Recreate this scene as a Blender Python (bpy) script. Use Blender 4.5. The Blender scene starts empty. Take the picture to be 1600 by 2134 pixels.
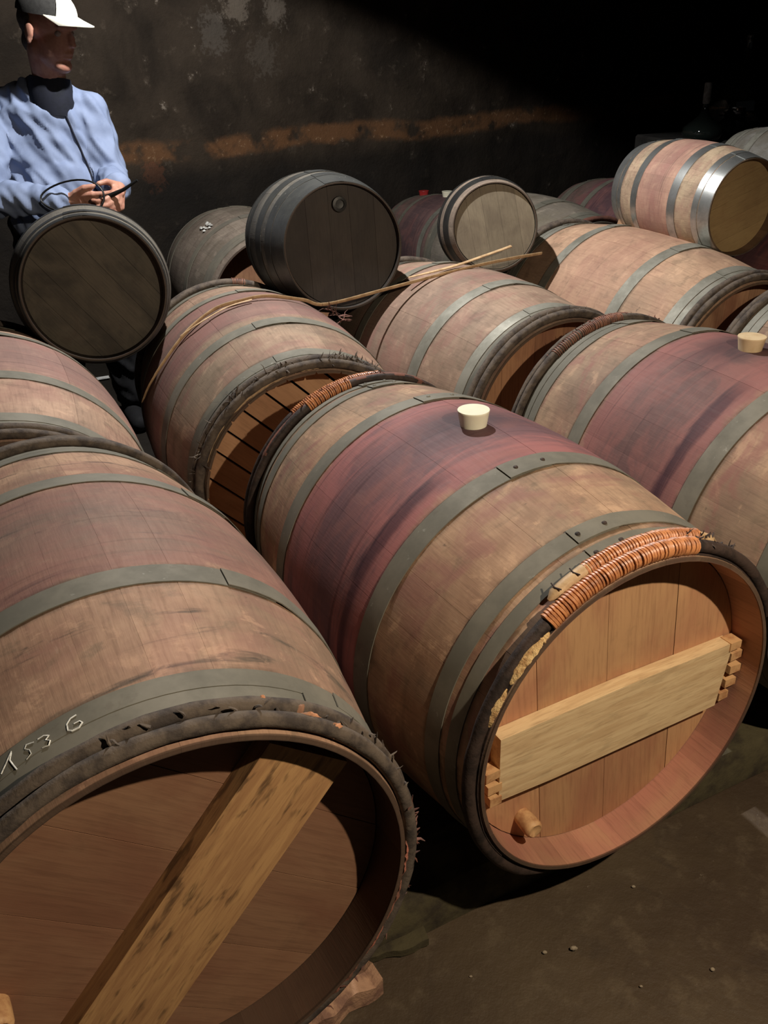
import bpy, bmesh, math, random
import numpy as np
from mathutils import Vector, Matrix, noise
random.seed(7)
C = bpy.context.scene.collection
SC = bpy.context.scene
# ------------------------------------------------------------------ camera, world, lights
CAMZ = 1.389
PITCH, ROLL, FPX = 0.48913, -0.03414, 1814.26
def V(*a): return Vector(a)
def setup_camera():
    cp, sp = math.cos(PITCH), math.sin(PITCH)
    fw = V(0, cp, -sp); up = V(0, sp, cp); rt = V(1, 0, 0)
    c, s = math.cos(ROLL), math.sin(ROLL)
    r2 = c*rt + s*up; u2 = -s*rt + c*up
    cam = bpy.data.cameras.new('camera'); o = bpy.data.objects.new('camera', cam); C.objects.link(o)
    cam.sensor_fit = 'VERTICAL'; cam.sensor_height = 36.0; cam.sensor_width = 27.0
    cam.lens = 36.0*FPX/2134.0; cam.clip_start = 0.02
    m = Matrix((r2, u2, -fw)).transposed().to_4x4(); m.translation = V(0, 0, CAMZ)
    o.matrix_world = m; SC.camera = o
setup_camera()
w = bpy.data.worlds.new('world'); SC.world = w; w.use_nodes = True
w.node_tree.nodes['Background'].inputs[0].default_value = (0.9, 0.95, 1.0, 1)
w.node_tree.nodes['Background'].inputs[1].default_value = 0.012
SC.view_settings.view_transform = 'Standard'; SC.view_settings.look = 'None'
SC.view_settings.exposure = 0.0; SC.view_settings.gamma = 1.0; SC.view_settings.use_curve_mapping = False
L1 = V(-0.20, 2.75, 2.28); L2 = V(0.86, 0.32, 1.72)
def lamp(name, kind, loc, aim, power, col, size, spot=None, blend=.1):
    l = bpy.data.lights.new(name, kind); l.energy = power; l.color = col; l.shadow_soft_size = size
    if spot: l.spot_size = spot; l.spot_blend = blend
    o = bpy.data.objects.new(name, l); C.objects.link(o); o.location = loc
    o.rotation_euler = aim.to_track_quat('-Z', 'Y').to_euler()
    return o
AIM1 = V(-.17, .10, -.98)
lamp('pendant_light', 'SPOT', L1, AIM1, 195, (1.0, .98, .955), .018, math.radians(143), .10)
lamp('hand_lamp_light', 'SPOT', L2, V(-.20, .515, -.83), 95, (1.0, .83, .62), .015, math.radians(108), .35)

# ------------------------------------------------------------------ helpers
def mesh_obj(name, verts, faces, mat=None, parent=None, smooth=True, angle=35, shared=None):
    me = shared
    if me is None:
        me = bpy.data.meshes.new(name); me.from_pydata([tuple(v) for v in verts], [], faces); me.update()
        if smooth:
            me.polygons.foreach_set('use_smooth', [True]*len(me.polygons))
            me.set_sharp_from_angle(angle=math.radians(angle))
        me.materials.append(None)
    o = bpy.data.objects.new(name, me); C.objects.link(o)
    if mat is not None:
        o.material_slots[0].link = 'OBJECT'; o.material_slots[0].material = mat
    if parent is not None: o.parent = parent
    return o
def empty(name, m=None):
    o = bpy.data.objects.new(name, None); C.objects.link(o); o.empty_display_size = .05
    if m is not None: o.matrix_world = m
    return o
def tag(o, label, cat, group=None, kind=None):
    if label: o['label'] = label
    if cat: o['category'] = cat
    if group: o['group'] = group
    if kind: o['kind'] = kind
    return o
def struct(o, label=None):
    o['kind'] = 'structure'
    if label: o['label'] = label
    return o
def fix(vs, fs):            # make normals consistent
    bm = bmesh.new(); bv = [bm.verts.new(v) for v in vs]
    for f in fs:
        try: bm.faces.new([bv[i] for i in f])
        except ValueError: pass
    bmesh.ops.recalc_face_normals(bm, faces=bm.faces)
    bm.verts.index_update()
    out = ([tuple(v.co) for v in bm.verts], [[v.index for v in f.verts] for f in bm.faces]); bm.free(); return out
def box(x0, x1, y0, y1, z0, z1, bev=0.0, jit=0, seg=1):
    bm = bmesh.new(); bmesh.ops.create_cube(bm, size=1)
    for v in bm.verts:
        v.co = V(x0 + (v.co.x+.5)*(x1-x0), y0 + (v.co.y+.5)*(y1-y0), z0 + (v.co.z+.5)*(z1-z0))
        if jit: v.co += V(random.uniform(-jit, jit), random.uniform(-jit, jit), random.uniform(-jit, jit))
    if bev: bmesh.ops.bevel(bm, geom=list(bm.edges), offset=bev, segments=seg, profile=.5, affect='EDGES')
    bm.verts.index_update()
    out = ([tuple(v.co) for v in bm.verts], [[v.index for v in f.verts] for f in bm.faces]); bm.free(); return out
def prism(poly, y0, y1, bev=0):   # poly in (x,z), extruded along y
    n = len(poly)
    vs = [(p[0], y0, p[1]) for p in poly] + [(p[0], y1, p[1]) for p in poly]
    fs = [list(range(n)), list(range(n, 2*n))[::-1]] + [[i, (i+1) % n, n+(i+1) % n, n+i] for i in range(n)]
    vs, fs = fix(vs, fs)
    if bev:
        bm = bmesh.new(); bv = [bm.verts.new(v) for v in vs]
        for f in fs: bm.faces.new([bv[i] for i in f])
        es = [e for e in bm.edges if e.calc_face_angle(0) > .6]
        bmesh.ops.bevel(bm, geom=es, offset=bev, segments=1, affect='EDGES'); bm.verts.index_update()
        vs = [tuple(v.co) for v in bm.verts]; fs = [[v.index for v in f.verts] for f in bm.faces]; bm.free()
    return vs, fs
def tube(pts, rad, n=8, closed=False, flat=1.0, cap=True):
    """tube along pts; rad float or list."""
    pts = [Vector(p) for p in pts]; m = len(pts); vs = []; fs = []
    r = rad if hasattr(rad, '__len__') else [rad]*m
    prev = None
    for i, p in enumerate(pts):
        a = pts[(i-1) % m] if (closed or i > 0) else p; b = pts[(i+1) % m] if (closed or i < m-1) else p
        t = (b-a).normalized()
        if prev is None:
            h = V(0, 0, 1) if abs(t.z) < .9 else V(1, 0, 0)
            u = t.cross(h).normalized()
        else: u = (prev - t*prev.dot(t)).normalized()
        prev = u; v = t.cross(u)
        for k in range(n):
            q = 2*math.pi*k/n; vs.append(p + (u*math.cos(q) + v*math.sin(q)*flat)*r[i])
    for i in range(m if closed else m-1):
        j = (i+1) % m
        for k in range(n): fs.append([i*n+k, i*n+(k+1) % n, j*n+(k+1) % n, j*n+k])
    if cap and not closed: fs.append(list(range(n))[::-1]); fs.append([(m-1)*n+k for k in range(n)])
    return vs, fs
def lathe(prof, n=24, c=(0, 0, 0)):   # prof (r,z) bottom->top, axis z
    vs = []; fs = []
    for r, z in prof:
        for k in range(n): q = 2*math.pi*k/n; vs.append((c[0]+r*math.cos(q), c[1]+r*math.sin(q), c[2]+z))
    for i in range(len(prof)-1):
        for k in range(n): fs.append([i*n+k, i*n+(k+1) % n, (i+1)*n+(k+1) % n, (i+1)*n+k])
    fs.append(list(range(n))[::-1]); fs.append([(len(prof)-1)*n+k for k in range(n)])
    return vs, fs
def xform(vf, m): return [m @ Vector(v) for v in vf[0]], vf[1]
def join(*vfs):
    vs = []; fs = []
    for v, f in vfs:
        o = len(vs); vs += [tuple(q) for q in v]; fs += [[i+o for i in g] for g in f]
    return vs, fs

# ------------------------------------------------------------------ materials
class N:
    def __init__(s, name):
        s.m = bpy.data.materials.new(name); s.m.use_nodes = True; s.t = s.m.node_tree; s.b = s.t.nodes['Principled BSDF']
        s.coord = None
    def n(s, ty, **kw):
        x = s.t.nodes.new(ty)
        for k, v in kw.items(): setattr(x, k, v)
        return x
    def L(s, a, b): s.t.links.new(a, b)
    def math(s, op, a, b=None, c=None, clamp=False):
        x = s.n('ShaderNodeMath', operation=op, use_clamp=clamp)
        for i, v in enumerate((a, b, c)):
            if v is None: continue
            if isinstance(v, (int, float)): x.inputs[i].default_value = v
            else: s.L(v, x.inputs[i])
        return x.outputs[0]
    def vec(s, x, y, z):
        c = s.n('ShaderNodeCombineXYZ')
        for i, v in enumerate((x, y, z)):
            if isinstance(v, (int, float)): c.inputs[i].default_value = v
            else: s.L(v, c.inputs[i])
        return c.outputs[0]
    def noise(s, v, scale, detail=3, rough=.55, dist=0):
        x = s.n('ShaderNodeTexNoise'); x.inputs['Scale'].default_value = scale; x.inputs['Detail'].default_value = detail
        x.inputs['Roughness'].default_value = rough; x.inputs['Distortion'].default_value = dist; s.L(v, x.inputs['Vector']); return x.outputs[0]
    def ramp(s, f, a, b):        # smoothstep a..b
        x = s.n('ShaderNodeMapRange', interpolation_type='SMOOTHSTEP'); x.inputs[1].default_value = a; x.inputs[2].default_value = b; s.L(f, x.inputs[0]); return x.outputs[0]
    def mix(s, f, a, b, mode='MIX'):
        x = s.n('ShaderNodeMix', data_type='RGBA', blend_type=mode)
        if isinstance(f, (int, float)): x.inputs[0].default_value = f
        else: s.L(f, x.inputs[0])
        for i, v in ((6, a), (7, b)):
            if isinstance(v, tuple): x.inputs[i].default_value = (*v[:3], 1)
            else: s.L(v, x.inputs[i])
        return x.outputs[2]
    def obj(s, o=None):
        x = s.n('ShaderNodeTexCoord')
        if o is not None: x.object = o
        return x.outputs['Object']
    def sep(s, v):
        x = s.n('ShaderNodeSeparateXYZ'); s.L(v, x.inputs[0]); return x.outputs
    def out(s, col, rough=.7, bump=None, bs=.3, bd=.002, metal=0, spec=.4):
        if isinstance(col, tuple): s.b.inputs['Base Color'].default_value = (*col[:3], 1)
        else: s.L(col, s.b.inputs['Base Color'])
        if isinstance(rough, (int, float)): s.b.inputs['Roughness'].default_value = rough
        else: s.L(rough, s.b.inputs['Roughness'])
        s.b.inputs['Metallic'].default_value = metal; s.b.inputs['Specular IOR Level'].default_value = spec
        if bump is not None:
            x = s.n('ShaderNodeBump'); x.inputs['Strength'].default_value = bs; x.inputs['Distance'].default_value = bd
            s.L(bump, x.inputs['Height']); s.L(x.outputs[0], s.b.inputs['Normal'])
        return s.m
RE, RM, LEN = .29298, .35044, .95
def stave_mat(root, sp):
    k = N('weathered_oak'); s = k.sep(k.obj(root))
    y = k.math('ADD', s[1], LEN/2)
    th = k.math('ARCTAN2', s[0], k.math('SUBTRACT', s[2], RM)); u = k.math('MULTIPLY', th, .33)
    seed = sp['seed']
    grain = k.noise(k.vec(k.math('MULTIPLY', u, 26), k.math('MULTIPLY', y, 2.2), seed), 6, 4, .65)
    fineg = k.noise(k.vec(k.math('MULTIPLY', u, 60), k.math('MULTIPLY', y, 5), seed+3), 6, 2, .6)
    blot = k.noise(k.vec(k.math('MULTIPLY', u, 1.0), k.math('MULTIPLY', y, 1.6), seed+7), 5, 4, .6, .4)
    band = k.noise(k.vec(k.math('MULTIPLY', u, .7), k.math('MULTIPLY', y, 3.4), seed+11), 6, 5, .62, .8)
    oi = k.n('ShaderNodeObjectInfo'); rnd = oi.outputs['Random']
    c = k.mix(k.ramp(blot, .35, .68), sp['a'], sp['b'])
    c = k.mix(k.math('MULTIPLY', k.ramp(grain, .42, .72), .40), c, tuple(x*.55 for x in sp['b']))
    c = k.mix(k.math('MULTIPLY', k.ramp(band, .56, .70), sp.get('dark', .5)), c, sp.get('dc', (.045, .032, .022)))
    # green-grey bloom
    bl = k.noise(k.vec(u, y, seed+21), 3.1, 4, .6)
    c = k.mix(k.math('MULTIPLY', k.ramp(bl, .45, .66), sp.get('grey', .3)), c, (.135, .115, .080))
    # small black mould spots
    ms = k.noise(k.vec(u, k.math('MULTIPLY', y, 1.3), seed+31), 17, 4, .7)
    c = k.mix(k.math('MULTIPLY', k.ramp(ms, .66, .74), .6), c, (.035, .028, .022))
    bk = k.noise(k.vec(k.math('MULTIPLY', u, 1.6), k.math('MULTIPLY', y, 2.0), seed+51), 9, 6, .7, .4)
    c = k.mix(k.math('MULTIPLY', k.ramp(bk, .52, .68), .45), c, (.115, .085, .050))
    c = k.mix(k.math('MULTIPLY', k.math('SUBTRACT', 1, k.ramp(bk, .34, .46)), .5), c, tuple(min(1, q*1.35) for q in sp['a']))
    # pale scuffs along the grain
    sc = k.noise(k.vec(k.math('MULTIPLY', u, 9), k.math('MULTIPLY', y, 2.4), seed+41), 7, 5, .7)
    c = k.mix(k.math('MULTIPLY', k.ramp(sc, .60, .76), .35), c, (.46, .33, .22))
    if sp.get('stain', 0) > 0:
        wob = k.math('MULTIPLY', k.math('SUBTRACT', k.noise(k.vec(k.math('MULTIPLY', u, 2.2), k.math('MULTIPLY', y, 1.2), seed+17), 4, 4, .7), .5), sp.get('wob', .10))
        d = k.math('ABSOLUTE', k.math('SUBTRACT', k.math('ADD', y, wob), sp.get('sc', .475)))
        hw = sp.get('hw', .17)
        mask = k.math('SUBTRACT', 1, k.ramp(d, hw*.90, hw*1.12))
        tex = k.noise(k.vec(k.math('MULTIPLY', u, 1.2), k.math('MULTIPLY', y, 5.5), seed+19), 5, 5, .65, .5)
        core = k.ramp(k.math('ADD', k.math('SUBTRACT', 1, k.math('DIVIDE', d, hw)), k.math('MULTIPLY', k.math('SUBTRACT', tex, .5), 2.4)), .0, .95)
        sc1 = k.mix(core, sp.get('s1', (.20, .045, .05)), sp.get('s2', (.075, .030, .036)))
        g2 = k.ramp(k.noise(k.vec(k.math('MULTIPLY', u, 12), k.math('MULTIPLY', y, 1.5), seed+2), 6, 4, .7), .52, .75)
        sc1 = k.mix(k.math('MULTIPLY', g2, .35), sc1, (.25, .12, .10))
        # wine runs following the curve down from the bung
        run = k.noise(k.vec(k.math('MULTIPLY', u, .35), k.math('MULTIPLY', y, 16), seed+23), 4, 3, .6, .3)
        sc1 = k.mix(k.math('MULTIPLY', k.ramp(run, .57, .70), .6), sc1, (.045, .014, .022))
        c = k.mix(k.math('MULTIPLY', mask, sp['stain']), c, sc1)
        t2 = k.noise(k.vec(k.math('MULTIPLY', u, 1.3), k.math('MULTIPLY', y, 2.2), seed+29), 5, 4, .6, .6)
        c = k.mix(k.math('MULTIPLY', k.ramp(t2, .48, .64), sp.get('pink', .35)), c, (.24, .080, .066))
        if sp.get('bungpool'):
            uu = k.math('MULTIPLY', u, 1.0); yy = k.math('SUBTRACT', y, .50)
            rr = k.math('SQRT', k.math('ADD', k.math('MULTIPLY', uu, uu), k.math('MULTIPLY', k.math('MULTIPLY', yy, yy), 3.2)))
            pm = k.math('SUBTRACT', 1, k.ramp(k.math('ADD', rr, k.math('MULTIPLY', k.math('SUBTRACT', tex, .5), .22)), .02, .19))
            c = k.mix(k.math('MULTIPLY', pm, .70), c, (.038, .022, .030))
            # one long dark run beside the quarter hoop on the lit flank
            rl = k.math('ABSOLUTE', k.math('SUBTRACT', y, k.math('ADD', .365, k.math('MULTIPLY', k.math('SUBTRACT', tex, .5), .05))))
            rm_ = k.math('MULTIPLY', k.math('SUBTRACT', 1, k.ramp(rl, .004, .024)), k.math('SUBTRACT', 1, k.ramp(u, -.18, -.08)))
            c = k.mix(k.math('MULTIPLY', rm_, .75), c, (.035, .010, .022))
    c = k.mix(k.math('MULTIPLY', k.math('SUBTRACT', rnd, .5), .0), c, c)
    hv = k.n('ShaderNodeHueSaturation'); k.L(c, hv.inputs['Color']); hv.inputs['Saturation'].default_value = .87; k.L(k.math('ADD', .88, k.math('MULTIPLY', rnd, .22)), hv.inputs['Value'])
    # grime gathered along the hoop edges
    gm = None
    for (h0, h1) in sp.get('hoops', STD):
        ya = k.math('SUBTRACT', LEN/2, k.math('ABSOLUTE', s[1]))
        dd = k.math('ABSOLUTE', k.math('SUBTRACT', ya, (h0+h1)/2)); q = k.math('SUBTRACT', 1, k.ramp(dd, (h1-h0)/2, (h1-h0)/2+.012))
        gm = q if gm is None else k.math('MAXIMUM', gm, q)
    gq = k.math('MULTIPLY', gm, k.ramp(k.math('ADD', band, k.math('MULTIPLY', k.math('SUBTRACT', ms, .5), .6)), .42, .58))
    gc = k.mix(k.math('MULTIPLY', gq, .65), hv.outputs[0], (.05, .038, .024))
    hv = k.n('ShaderNodeHueSaturation'); k.L(gc, hv.inputs['Color'])
    # unpainted inner face of the staves at the chime is fresh wood
    rr = k.math('SQRT', k.math('ADD', k.math('MULTIPLY', s[0], s[0]), k.math('MULTIPLY', k.math('SUBTRACT', s[2], RM), k.math('SUBTRACT', s[2], RM))))
    yy = k.math('SUBTRACT', k.math('DIVIDE', s[1], LEN/2), 0)
    prof = k.math('SUBTRACT', RM, k.math('MULTIPLY', k.math('MULTIPLY', yy, yy), RM-RE))
    inn = k.ramp(k.math('SUBTRACT', prof, rr), .0045, .0065)
    ic = k.mix(k.ramp(blot, .3, .7), sp.get('in1', (.34, .17, .085)), sp.get('in2', (.24, .10, .06)))
    ic = k.mix(k.math('MULTIPLY', k.ramp(grain, .45, .75), .3), ic, (.12, .05, .03))
    hv2 = k.n('ShaderNodeHueSaturation'); k.L(ic, hv2.inputs['Color']); k.L(k.math('ADD', .8, k.math('MULTIPLY', rnd, .4)), hv2.inputs['Value'])
    c = k.mix(inn, hv.outputs[0], hv2.outputs[0])
    endm = k.ramp(k.math('ABSOLUTE', s[1]), LEN/2-.0035, LEN/2-.0015)
    c = k.mix(k.math('MULTIPLY', endm, .8), c, (.05, .032, .022))
    bump = k.math('ADD', k.math('MULTIPLY', grain, .7), k.math('MULTIPLY', fineg, .5))
    return k.out(c, k.math('ADD', .62, k.math('MULTIPLY', grain, .2)), bump, .35, .0012, spec=sp.get('spec', .3))
def head_mat(root, a, b, ang, seed, dark=.2, spec=.3):
    """boards of a head; ang = direction the boards run, in the x-z plane"""
    k = N('oak_head'); s = k.sep(k.obj(root)); z = k.math('SUBTRACT', s[2], RM)
    ca, sa = math.cos(ang), math.sin(ang)
    al = k.math('ADD', k.math('MULTIPLY', s[0], ca), k.math('MULTIPLY', z, sa))
    ac = k.math('SUBTRACT', k.math('MULTIPLY', z, ca), k.math('MULTIPLY', s[0], sa))
    rnd = k.n('ShaderNodeObjectInfo').outputs['Random']
    sd = k.math('ADD', seed, k.math('MULTIPLY', rnd, 9))
    g = k.noise(k.vec(k.math('MULTIPLY', al, 2), k.math('MULTIPLY', ac, 30), sd), 6, 4, .65)
    bl = k.noise(k.vec(al, k.math('MULTIPLY', ac, 1.5), seed), 4.5, 4, .6, .5)
    c = k.mix(k.ramp(bl, .35, .68), a, b)
    c = k.mix(k.math('MULTIPLY', k.ramp(g, .42, .75), .35), c, tuple(x*.5 for x in b))
    b2 = k.noise(k.vec(al, ac, seed+5), 7, 5, .7, .6)
    c = k.mix(k.math('MULTIPLY', k.ramp(b2, .55, .75), dark), c, (.05, .035, .022))
    hv = k.n('ShaderNodeHueSaturation'); k.L(c, hv.inputs['Color']); k.L(k.math('ADD', .88, k.math('MULTIPLY', rnd, .24)), hv.inputs['Value'])
    return k.out(hv.outputs[0], .62, g, .3, .001, spec=spec)
def plank_mat(name, a, b, dark, ax, seed, dots=.0):
    """sawn board: ax = local axis of the grain"""
    k = N(name); s = k.sep(k.obj()); m = [9, 9, 9]; m[ax] = .8
    v = k.vec(*[k.math('MULTIPLY', s[i], m[i]) for i in range(3)])
    add = k.n('ShaderNodeVectorMath', operation='ADD'); k.L(v, add.inputs[0]); add.inputs[1].default_value = (seed, seed, seed); v = add.outputs[0]
    g = k.noise(v, 9, 4, .6, .6); f = k.noise(v, 28, 3, .6)
    c = k.mix(k.ramp(g, .35, .65), a, b)
    c = k.mix(k.math('MULTIPLY', k.ramp(f, .5, .7), .4), c, dark)
    if dots:
        m2 = [22, 22, 22]; m2[ax] = 5.5
        v2 = k.vec(*[k.math('MULTIPLY', s[i], m2[i]) for i in range(3)])
        dn = k.noise(v2, 3.3, 3, .6, .3); big = k.noise(k.obj(), 7, 2, .5)
        c = k.mix(k.math('MULTIPLY', k.ramp(k.math('ADD', dn, k.math('MULTIPLY', k.math('SUBTRACT', big, .5), .35)), .52, .72), dots), c, (.07, .038, .02))
    return k.out(c, .6, g, .25, .0008)
def simple(name, a, b=None, scale=20, rough=.6, metal=0, bs=.3, bd=.001, spec=.4, thr=(.4, .65), stretch=None):
    k = N(name); v = k.obj()
    if stretch:
        s = k.sep(v); v = k.vec(*[k.math('MULTIPLY', s[i], stretch[i]) for i in range(3)])
    n1 = k.noise(v, scale, 5, .62); n2 = k.noise(v, scale*3.3, 4, .6)
    c = k.mix(k.ramp(n1, *thr), a, b or tuple(x*.6 for x in a))
    return k.out(c, k.math('ADD', rough-.08, k.math('MULTIPLY', n2, .16)), n2, bs, bd, metal, spec)
def hoop_mat(a, b, rough, metal, seed, rust=.25, bright=0):
    k = N('galvanised_band'); v0 = k.obj()
    add = k.n('ShaderNodeVectorMath', operation='ADD'); k.L(v0, add.inputs[0]); add.inputs[1].default_value = (seed, 0, 0); v = add.outputs[0]
    n1 = k.noise(v, 9, 5, .65); n2 = k.noise(v, 60, 4, .6); n3 = k.noise(v, 22, 4, .7)
    c = k.mix(k.ramp(n1, .35, .65), a, b)
    c = k.mix(k.math('MULTIPLY', k.ramp(n3, .60, .72), rust), c, (.075, .055, .04))
    c = k.mix(k.math('MULTIPLY', k.ramp(n2, .66, .76), .5), c, (.34, .34, .30))
    return k.out(c, k.math('ADD', rough-.1, k.math('MULTIPLY', n1, .25)), n2, .2, .0005, metal, .4)
HOOPM = [hoop_mat((.175, .162, .128), (.125, .118, .094), .70, .15, i*3.1) for i in range(3)]
HOOP_PALE = hoop_mat((.27, .26, .22), (.17, .165, .135), .58, .35, 5)
HOOP_SHINY = hoop_mat((.50, .51, .50), (.33, .34, .33), .30, .85, 8, .2)
HOOP_BLACK = hoop_mat((.030, .030, .028), (.016, .016, .016), .5, .3, 11, .1)
BARK = simple('grey_bark', (.11, .085, .065), (.045, .035, .03), 30, .85, bs=.8, bd=.002)
BARKD = simple('dark_bark', (.045, .028, .022), (.018, .012, .010), 26, .7, bs=.8, bd=.002)
BARKR = simple('reddish_bark', (.16, .065, .045), (.07, .035, .028), 24, .75, bs=.8, bd=.002)
SPLIT = simple('split_willow', (.52, .36, .20), (.36, .23, .12), 40, .6, stretch=(1, 1, 1))
WICKER = simple('orange_wicker', (.55, .23, .09), (.32, .12, .05), 60, .42, bs=.4, bd=.0006, spec=.5)
WICKER2 = simple('dull_wicker', (.24, .105, .065), (.12, .055, .04), 60, .6, bs=.4, bd=.0006)
PITH = simple('crumbling_pale_wood', (.68, .47, .22), (.42, .24, .10), 70, .9, bs=1, bd=.003)
SILI = simple('cream_silicone', (.80, .78, .62), (.76, .74, .58), 20, .35, bs=.05)
SILI.node_tree.nodes['Principled BSDF'].inputs['Subsurface Weight'].default_value = .15
SILI.node_tree.nodes['Principled BSDF'].inputs['Subsurface Radius'].default_value = (.01, .008, .004)
SILT = simple('tan_silicone', (.62, .48, .30), (.52, .38, .22), 20, .45, bs=.05)
SILR = simple('red_silicone', (.38, .03, .03), (.28, .02, .02), 20, .45, bs=.05)
PEGM = simple('pale_peg_wood', (.60, .36, .17), (.40, .20, .09), 45, .6)

# ------------------------------------------------------------------ barrel
def prof(s): q = (s-LEN/2)/(LEN/2); return RM-(RM-RE)*q*q
def thick(s):
    e = min(s, LEN-s)
    return np.interp(e, [0, .02, .062, .12], [.0065, .0125, .0255, .0265])
SS = [0, .004, .02, .04, .062, .10, .15, .21, .28, .35, .42, .475]; SS = SS + [LEN-s for s in SS[-2::-1]]
_stv = {}
def stave_meshes(variant):
    if variant in _stv: return _stv[variant]
    rng = random.Random(variant*13+5); n = 28; ws = [rng.uniform(.72, 1.28) for _ in range(n)]; t = sum(ws); a = rng.uniform(0, 1); out = []
    gap = .012 if variant == 2 else .0
    for i in range(n):
        a0 = a; a1 = a + ws[i]/t*2*math.pi; a = a1
        dr = rng.uniform(-.0004, .0004); e = .001
        fr = [e, .013, .25, .5, .75, .987, 1-e]
        drop = [-.0005, 0, 0, 0, 0, 0, -.0005]
        vs = []; m = len(fr); q = 4
        for s in SS:
            R = prof(s)+dr
            for f, d in zip(fr, drop):
                th = a0+(a1-a0)*f; vs.append((math.cos(th)*(R+d), s-LEN/2, math.sin(th)*(R+d)+RM))
            Ri = prof(s)-thick(s); g = gap*(1 if min(s, LEN-s) < .07 else 0)
            for f in [1-e-g*4, .66, .34, e+g*4]:
                th = a0+(a1-a0)*f; vs.append((math.cos(th)*Ri, s-LEN/2, math.sin(th)*Ri+RM))
        K = m+q; fs = []
        for j in range(len(SS)-1):
            for c in range(K): fs.append([j*K+c, j*K+(c+1) % K, (j+1)*K+(c+1) % K, (j+1)*K+c])
        fs.append(list(range(K))[::-1]); fs.append([(len(SS)-1)*K+c for c in range(K)])
        vs, fs = fix(vs, fs)
        me = bpy.data.meshes.new('stave'); me.from_pydata(vs, [], fs); me.update()
        me.polygons.foreach_set('use_smooth', [True]*len(me.polygons)); me.materials.append(None)
        cn = []
        for p in me.polygons:            # true barrel normals on the two curved faces, flat ones on the joints
            ii = [v % K for v in p.vertices]
            if len(ii) == 4 and (max(ii) < m or min(ii) >= m):
                sg = 1 if max(ii) < m else -1
                for v in p.vertices:
                    c = me.vertices[v].co; R = math.hypot(c.x, c.z-RM); sl = -2*(RM-RE)*(c.y/(LEN/2))/(LEN/2)
                    cn.append(V(c.x/R, -sl, (c.z-RM)/R).normalized()*sg)
            else: cn += [p.normal.copy() for _ in p.vertices]
        me.normals_split_custom_set([tuple(q) for q in cn])
        out.append(me)
    _stv[variant] = out; return out
_hd = {}
def head_meshes(ang, y0, th=.016, n=5, R=.2805, gap=.0005):
    key = (round(ang, 3), y0, n)
    if key in _hd: return _hd[key]
    rng = random.Random(int(ang*100)+n); e = [-R+2*R*i/n for i in range(n+1)]
    for i in range(1, n): e[i] += rng.uniform(-.007, .007)
    out = []; ca, sa = math.cos(ang), math.sin(ang)
    for i in range(n):
        a, b = e[i]+gap, e[i+1]-gap
        ta0, ta1 = math.acos(max(-1, min(1, a/R))), math.acos(max(-1, min(1, b/R)))
        poly = []
        for k in range(9): t = ta0+(ta1-ta0)*k/8; poly.append((R*math.sin(t), R*math.cos(t)))
        for k in range(9): t = ta1+(ta0-ta1)*k/8; poly.append((-R*math.sin(t), R*math.cos(t)))
        P = [(p[0]*ca-p[1]*sa, p[0]*sa+p[1]*ca+RM) for p in poly]
        # drop duplicate points at the disc's edge
        Q = []
        for p in P:
            if not Q or (abs(p[0]-Q[-1][0])+abs(p[1]-Q[-1][1])) > 1e-5: Q.append(p)
        if abs(Q[0][0]-Q[-1][0])+abs(Q[0][1]-Q[-1][1]) < 1e-5: Q.pop()
        dy = rng.uniform(-.0004, .0004)
        vs, fs = prism(Q, y0-LEN/2+dy, y0-LEN/2+th+dy, .0005)
        me = bpy.data.meshes.new('head_board'); me.from_pydata(vs, [], fs); me.update(); me.materials.append(None); out.append(me)
    _hd[key] = out; return out
_hp = {}
def hoop_mesh(s0, s1, seam, lap=14):
    key = (s0, s1, seam)
    if key in _hp: return _hp[key]
    n = 96; vs = []; fs = []; t = .0016; ns = 3
    tot = 360+lap
    for i in range(n+1):
        d = tot*i/n; th = math.radians(seam+d)
        lift = .0006 + (.0024 if d > 360-2 else .0024*max(0, (d-350)/10) if d > 350 else 0)
        for j in range(ns):
            s = s0+(s1-s0)*j/(ns-1); R = prof(s)+lift
            vs.append((math.cos(th)*R, s-LEN/2, math.sin(th)*R+RM))
            vs.append((math.cos(th)*(R+t), s-LEN/2, math.sin(th)*(R+t)+RM))
    K = ns*2
    loop = [0, 2, 4, 5, 3, 1]
    for i in range(n):
        for a in range(6):
            p, q = loop[a], loop[(a+1) % 6]; fs.append([i*K+p, i*K+q, (i+1)*K+q, (i+1)*K+p])
    fs.append([loop[a] for a in range(6)]); fs.append([n*K+loop[a] for a in range(6)][::-1])
    vs, fs = fix(vs, fs)
    me = bpy.data.meshes.new('hoop'); me.from_pydata(vs, [], fs); me.update()
    me.polygons.foreach_set('use_smooth', [True]*len(me.polygons)); me.set_sharp_from_angle(angle=math.radians(35)); me.materials.append(None)
    _hp[key] = me; return me
def surf(s, th, off=0.0):
    t = math.radians(th); R = prof(s)+off
    return V(math.cos(t)*R, s-LEN/2, math.sin(t)*R+RM)
def rivet(s, th, parent, mat, r=.0042):
    c = surf(s, th, .0045); nrm = V(math.cos(math.radians(th)), 0, math.sin(math.radians(th)))
    vf = lathe([(r, -.002), (r, .0006), (r*.7, .0022), (r*.25, .003)], 10)
    o = mesh_obj('rivet', *xform(vf, Matrix.Translation(c) @ nrm.to_track_quat('Z', 'Y').to_matrix().to_4x4()), mat, parent); return o
def rod_path(s, rr, t0, t1, n, seed=0, wob=.0012):
    pts = []
    for i in range(n):
        th = t0+(t1-t0)*i/(n-1); k = noise.noise(V(th*.05, seed*3.3, 0))*wob
        pts.append(surf(s+k, th, rr+.0005+abs(k)*.6))
    return pts
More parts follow.
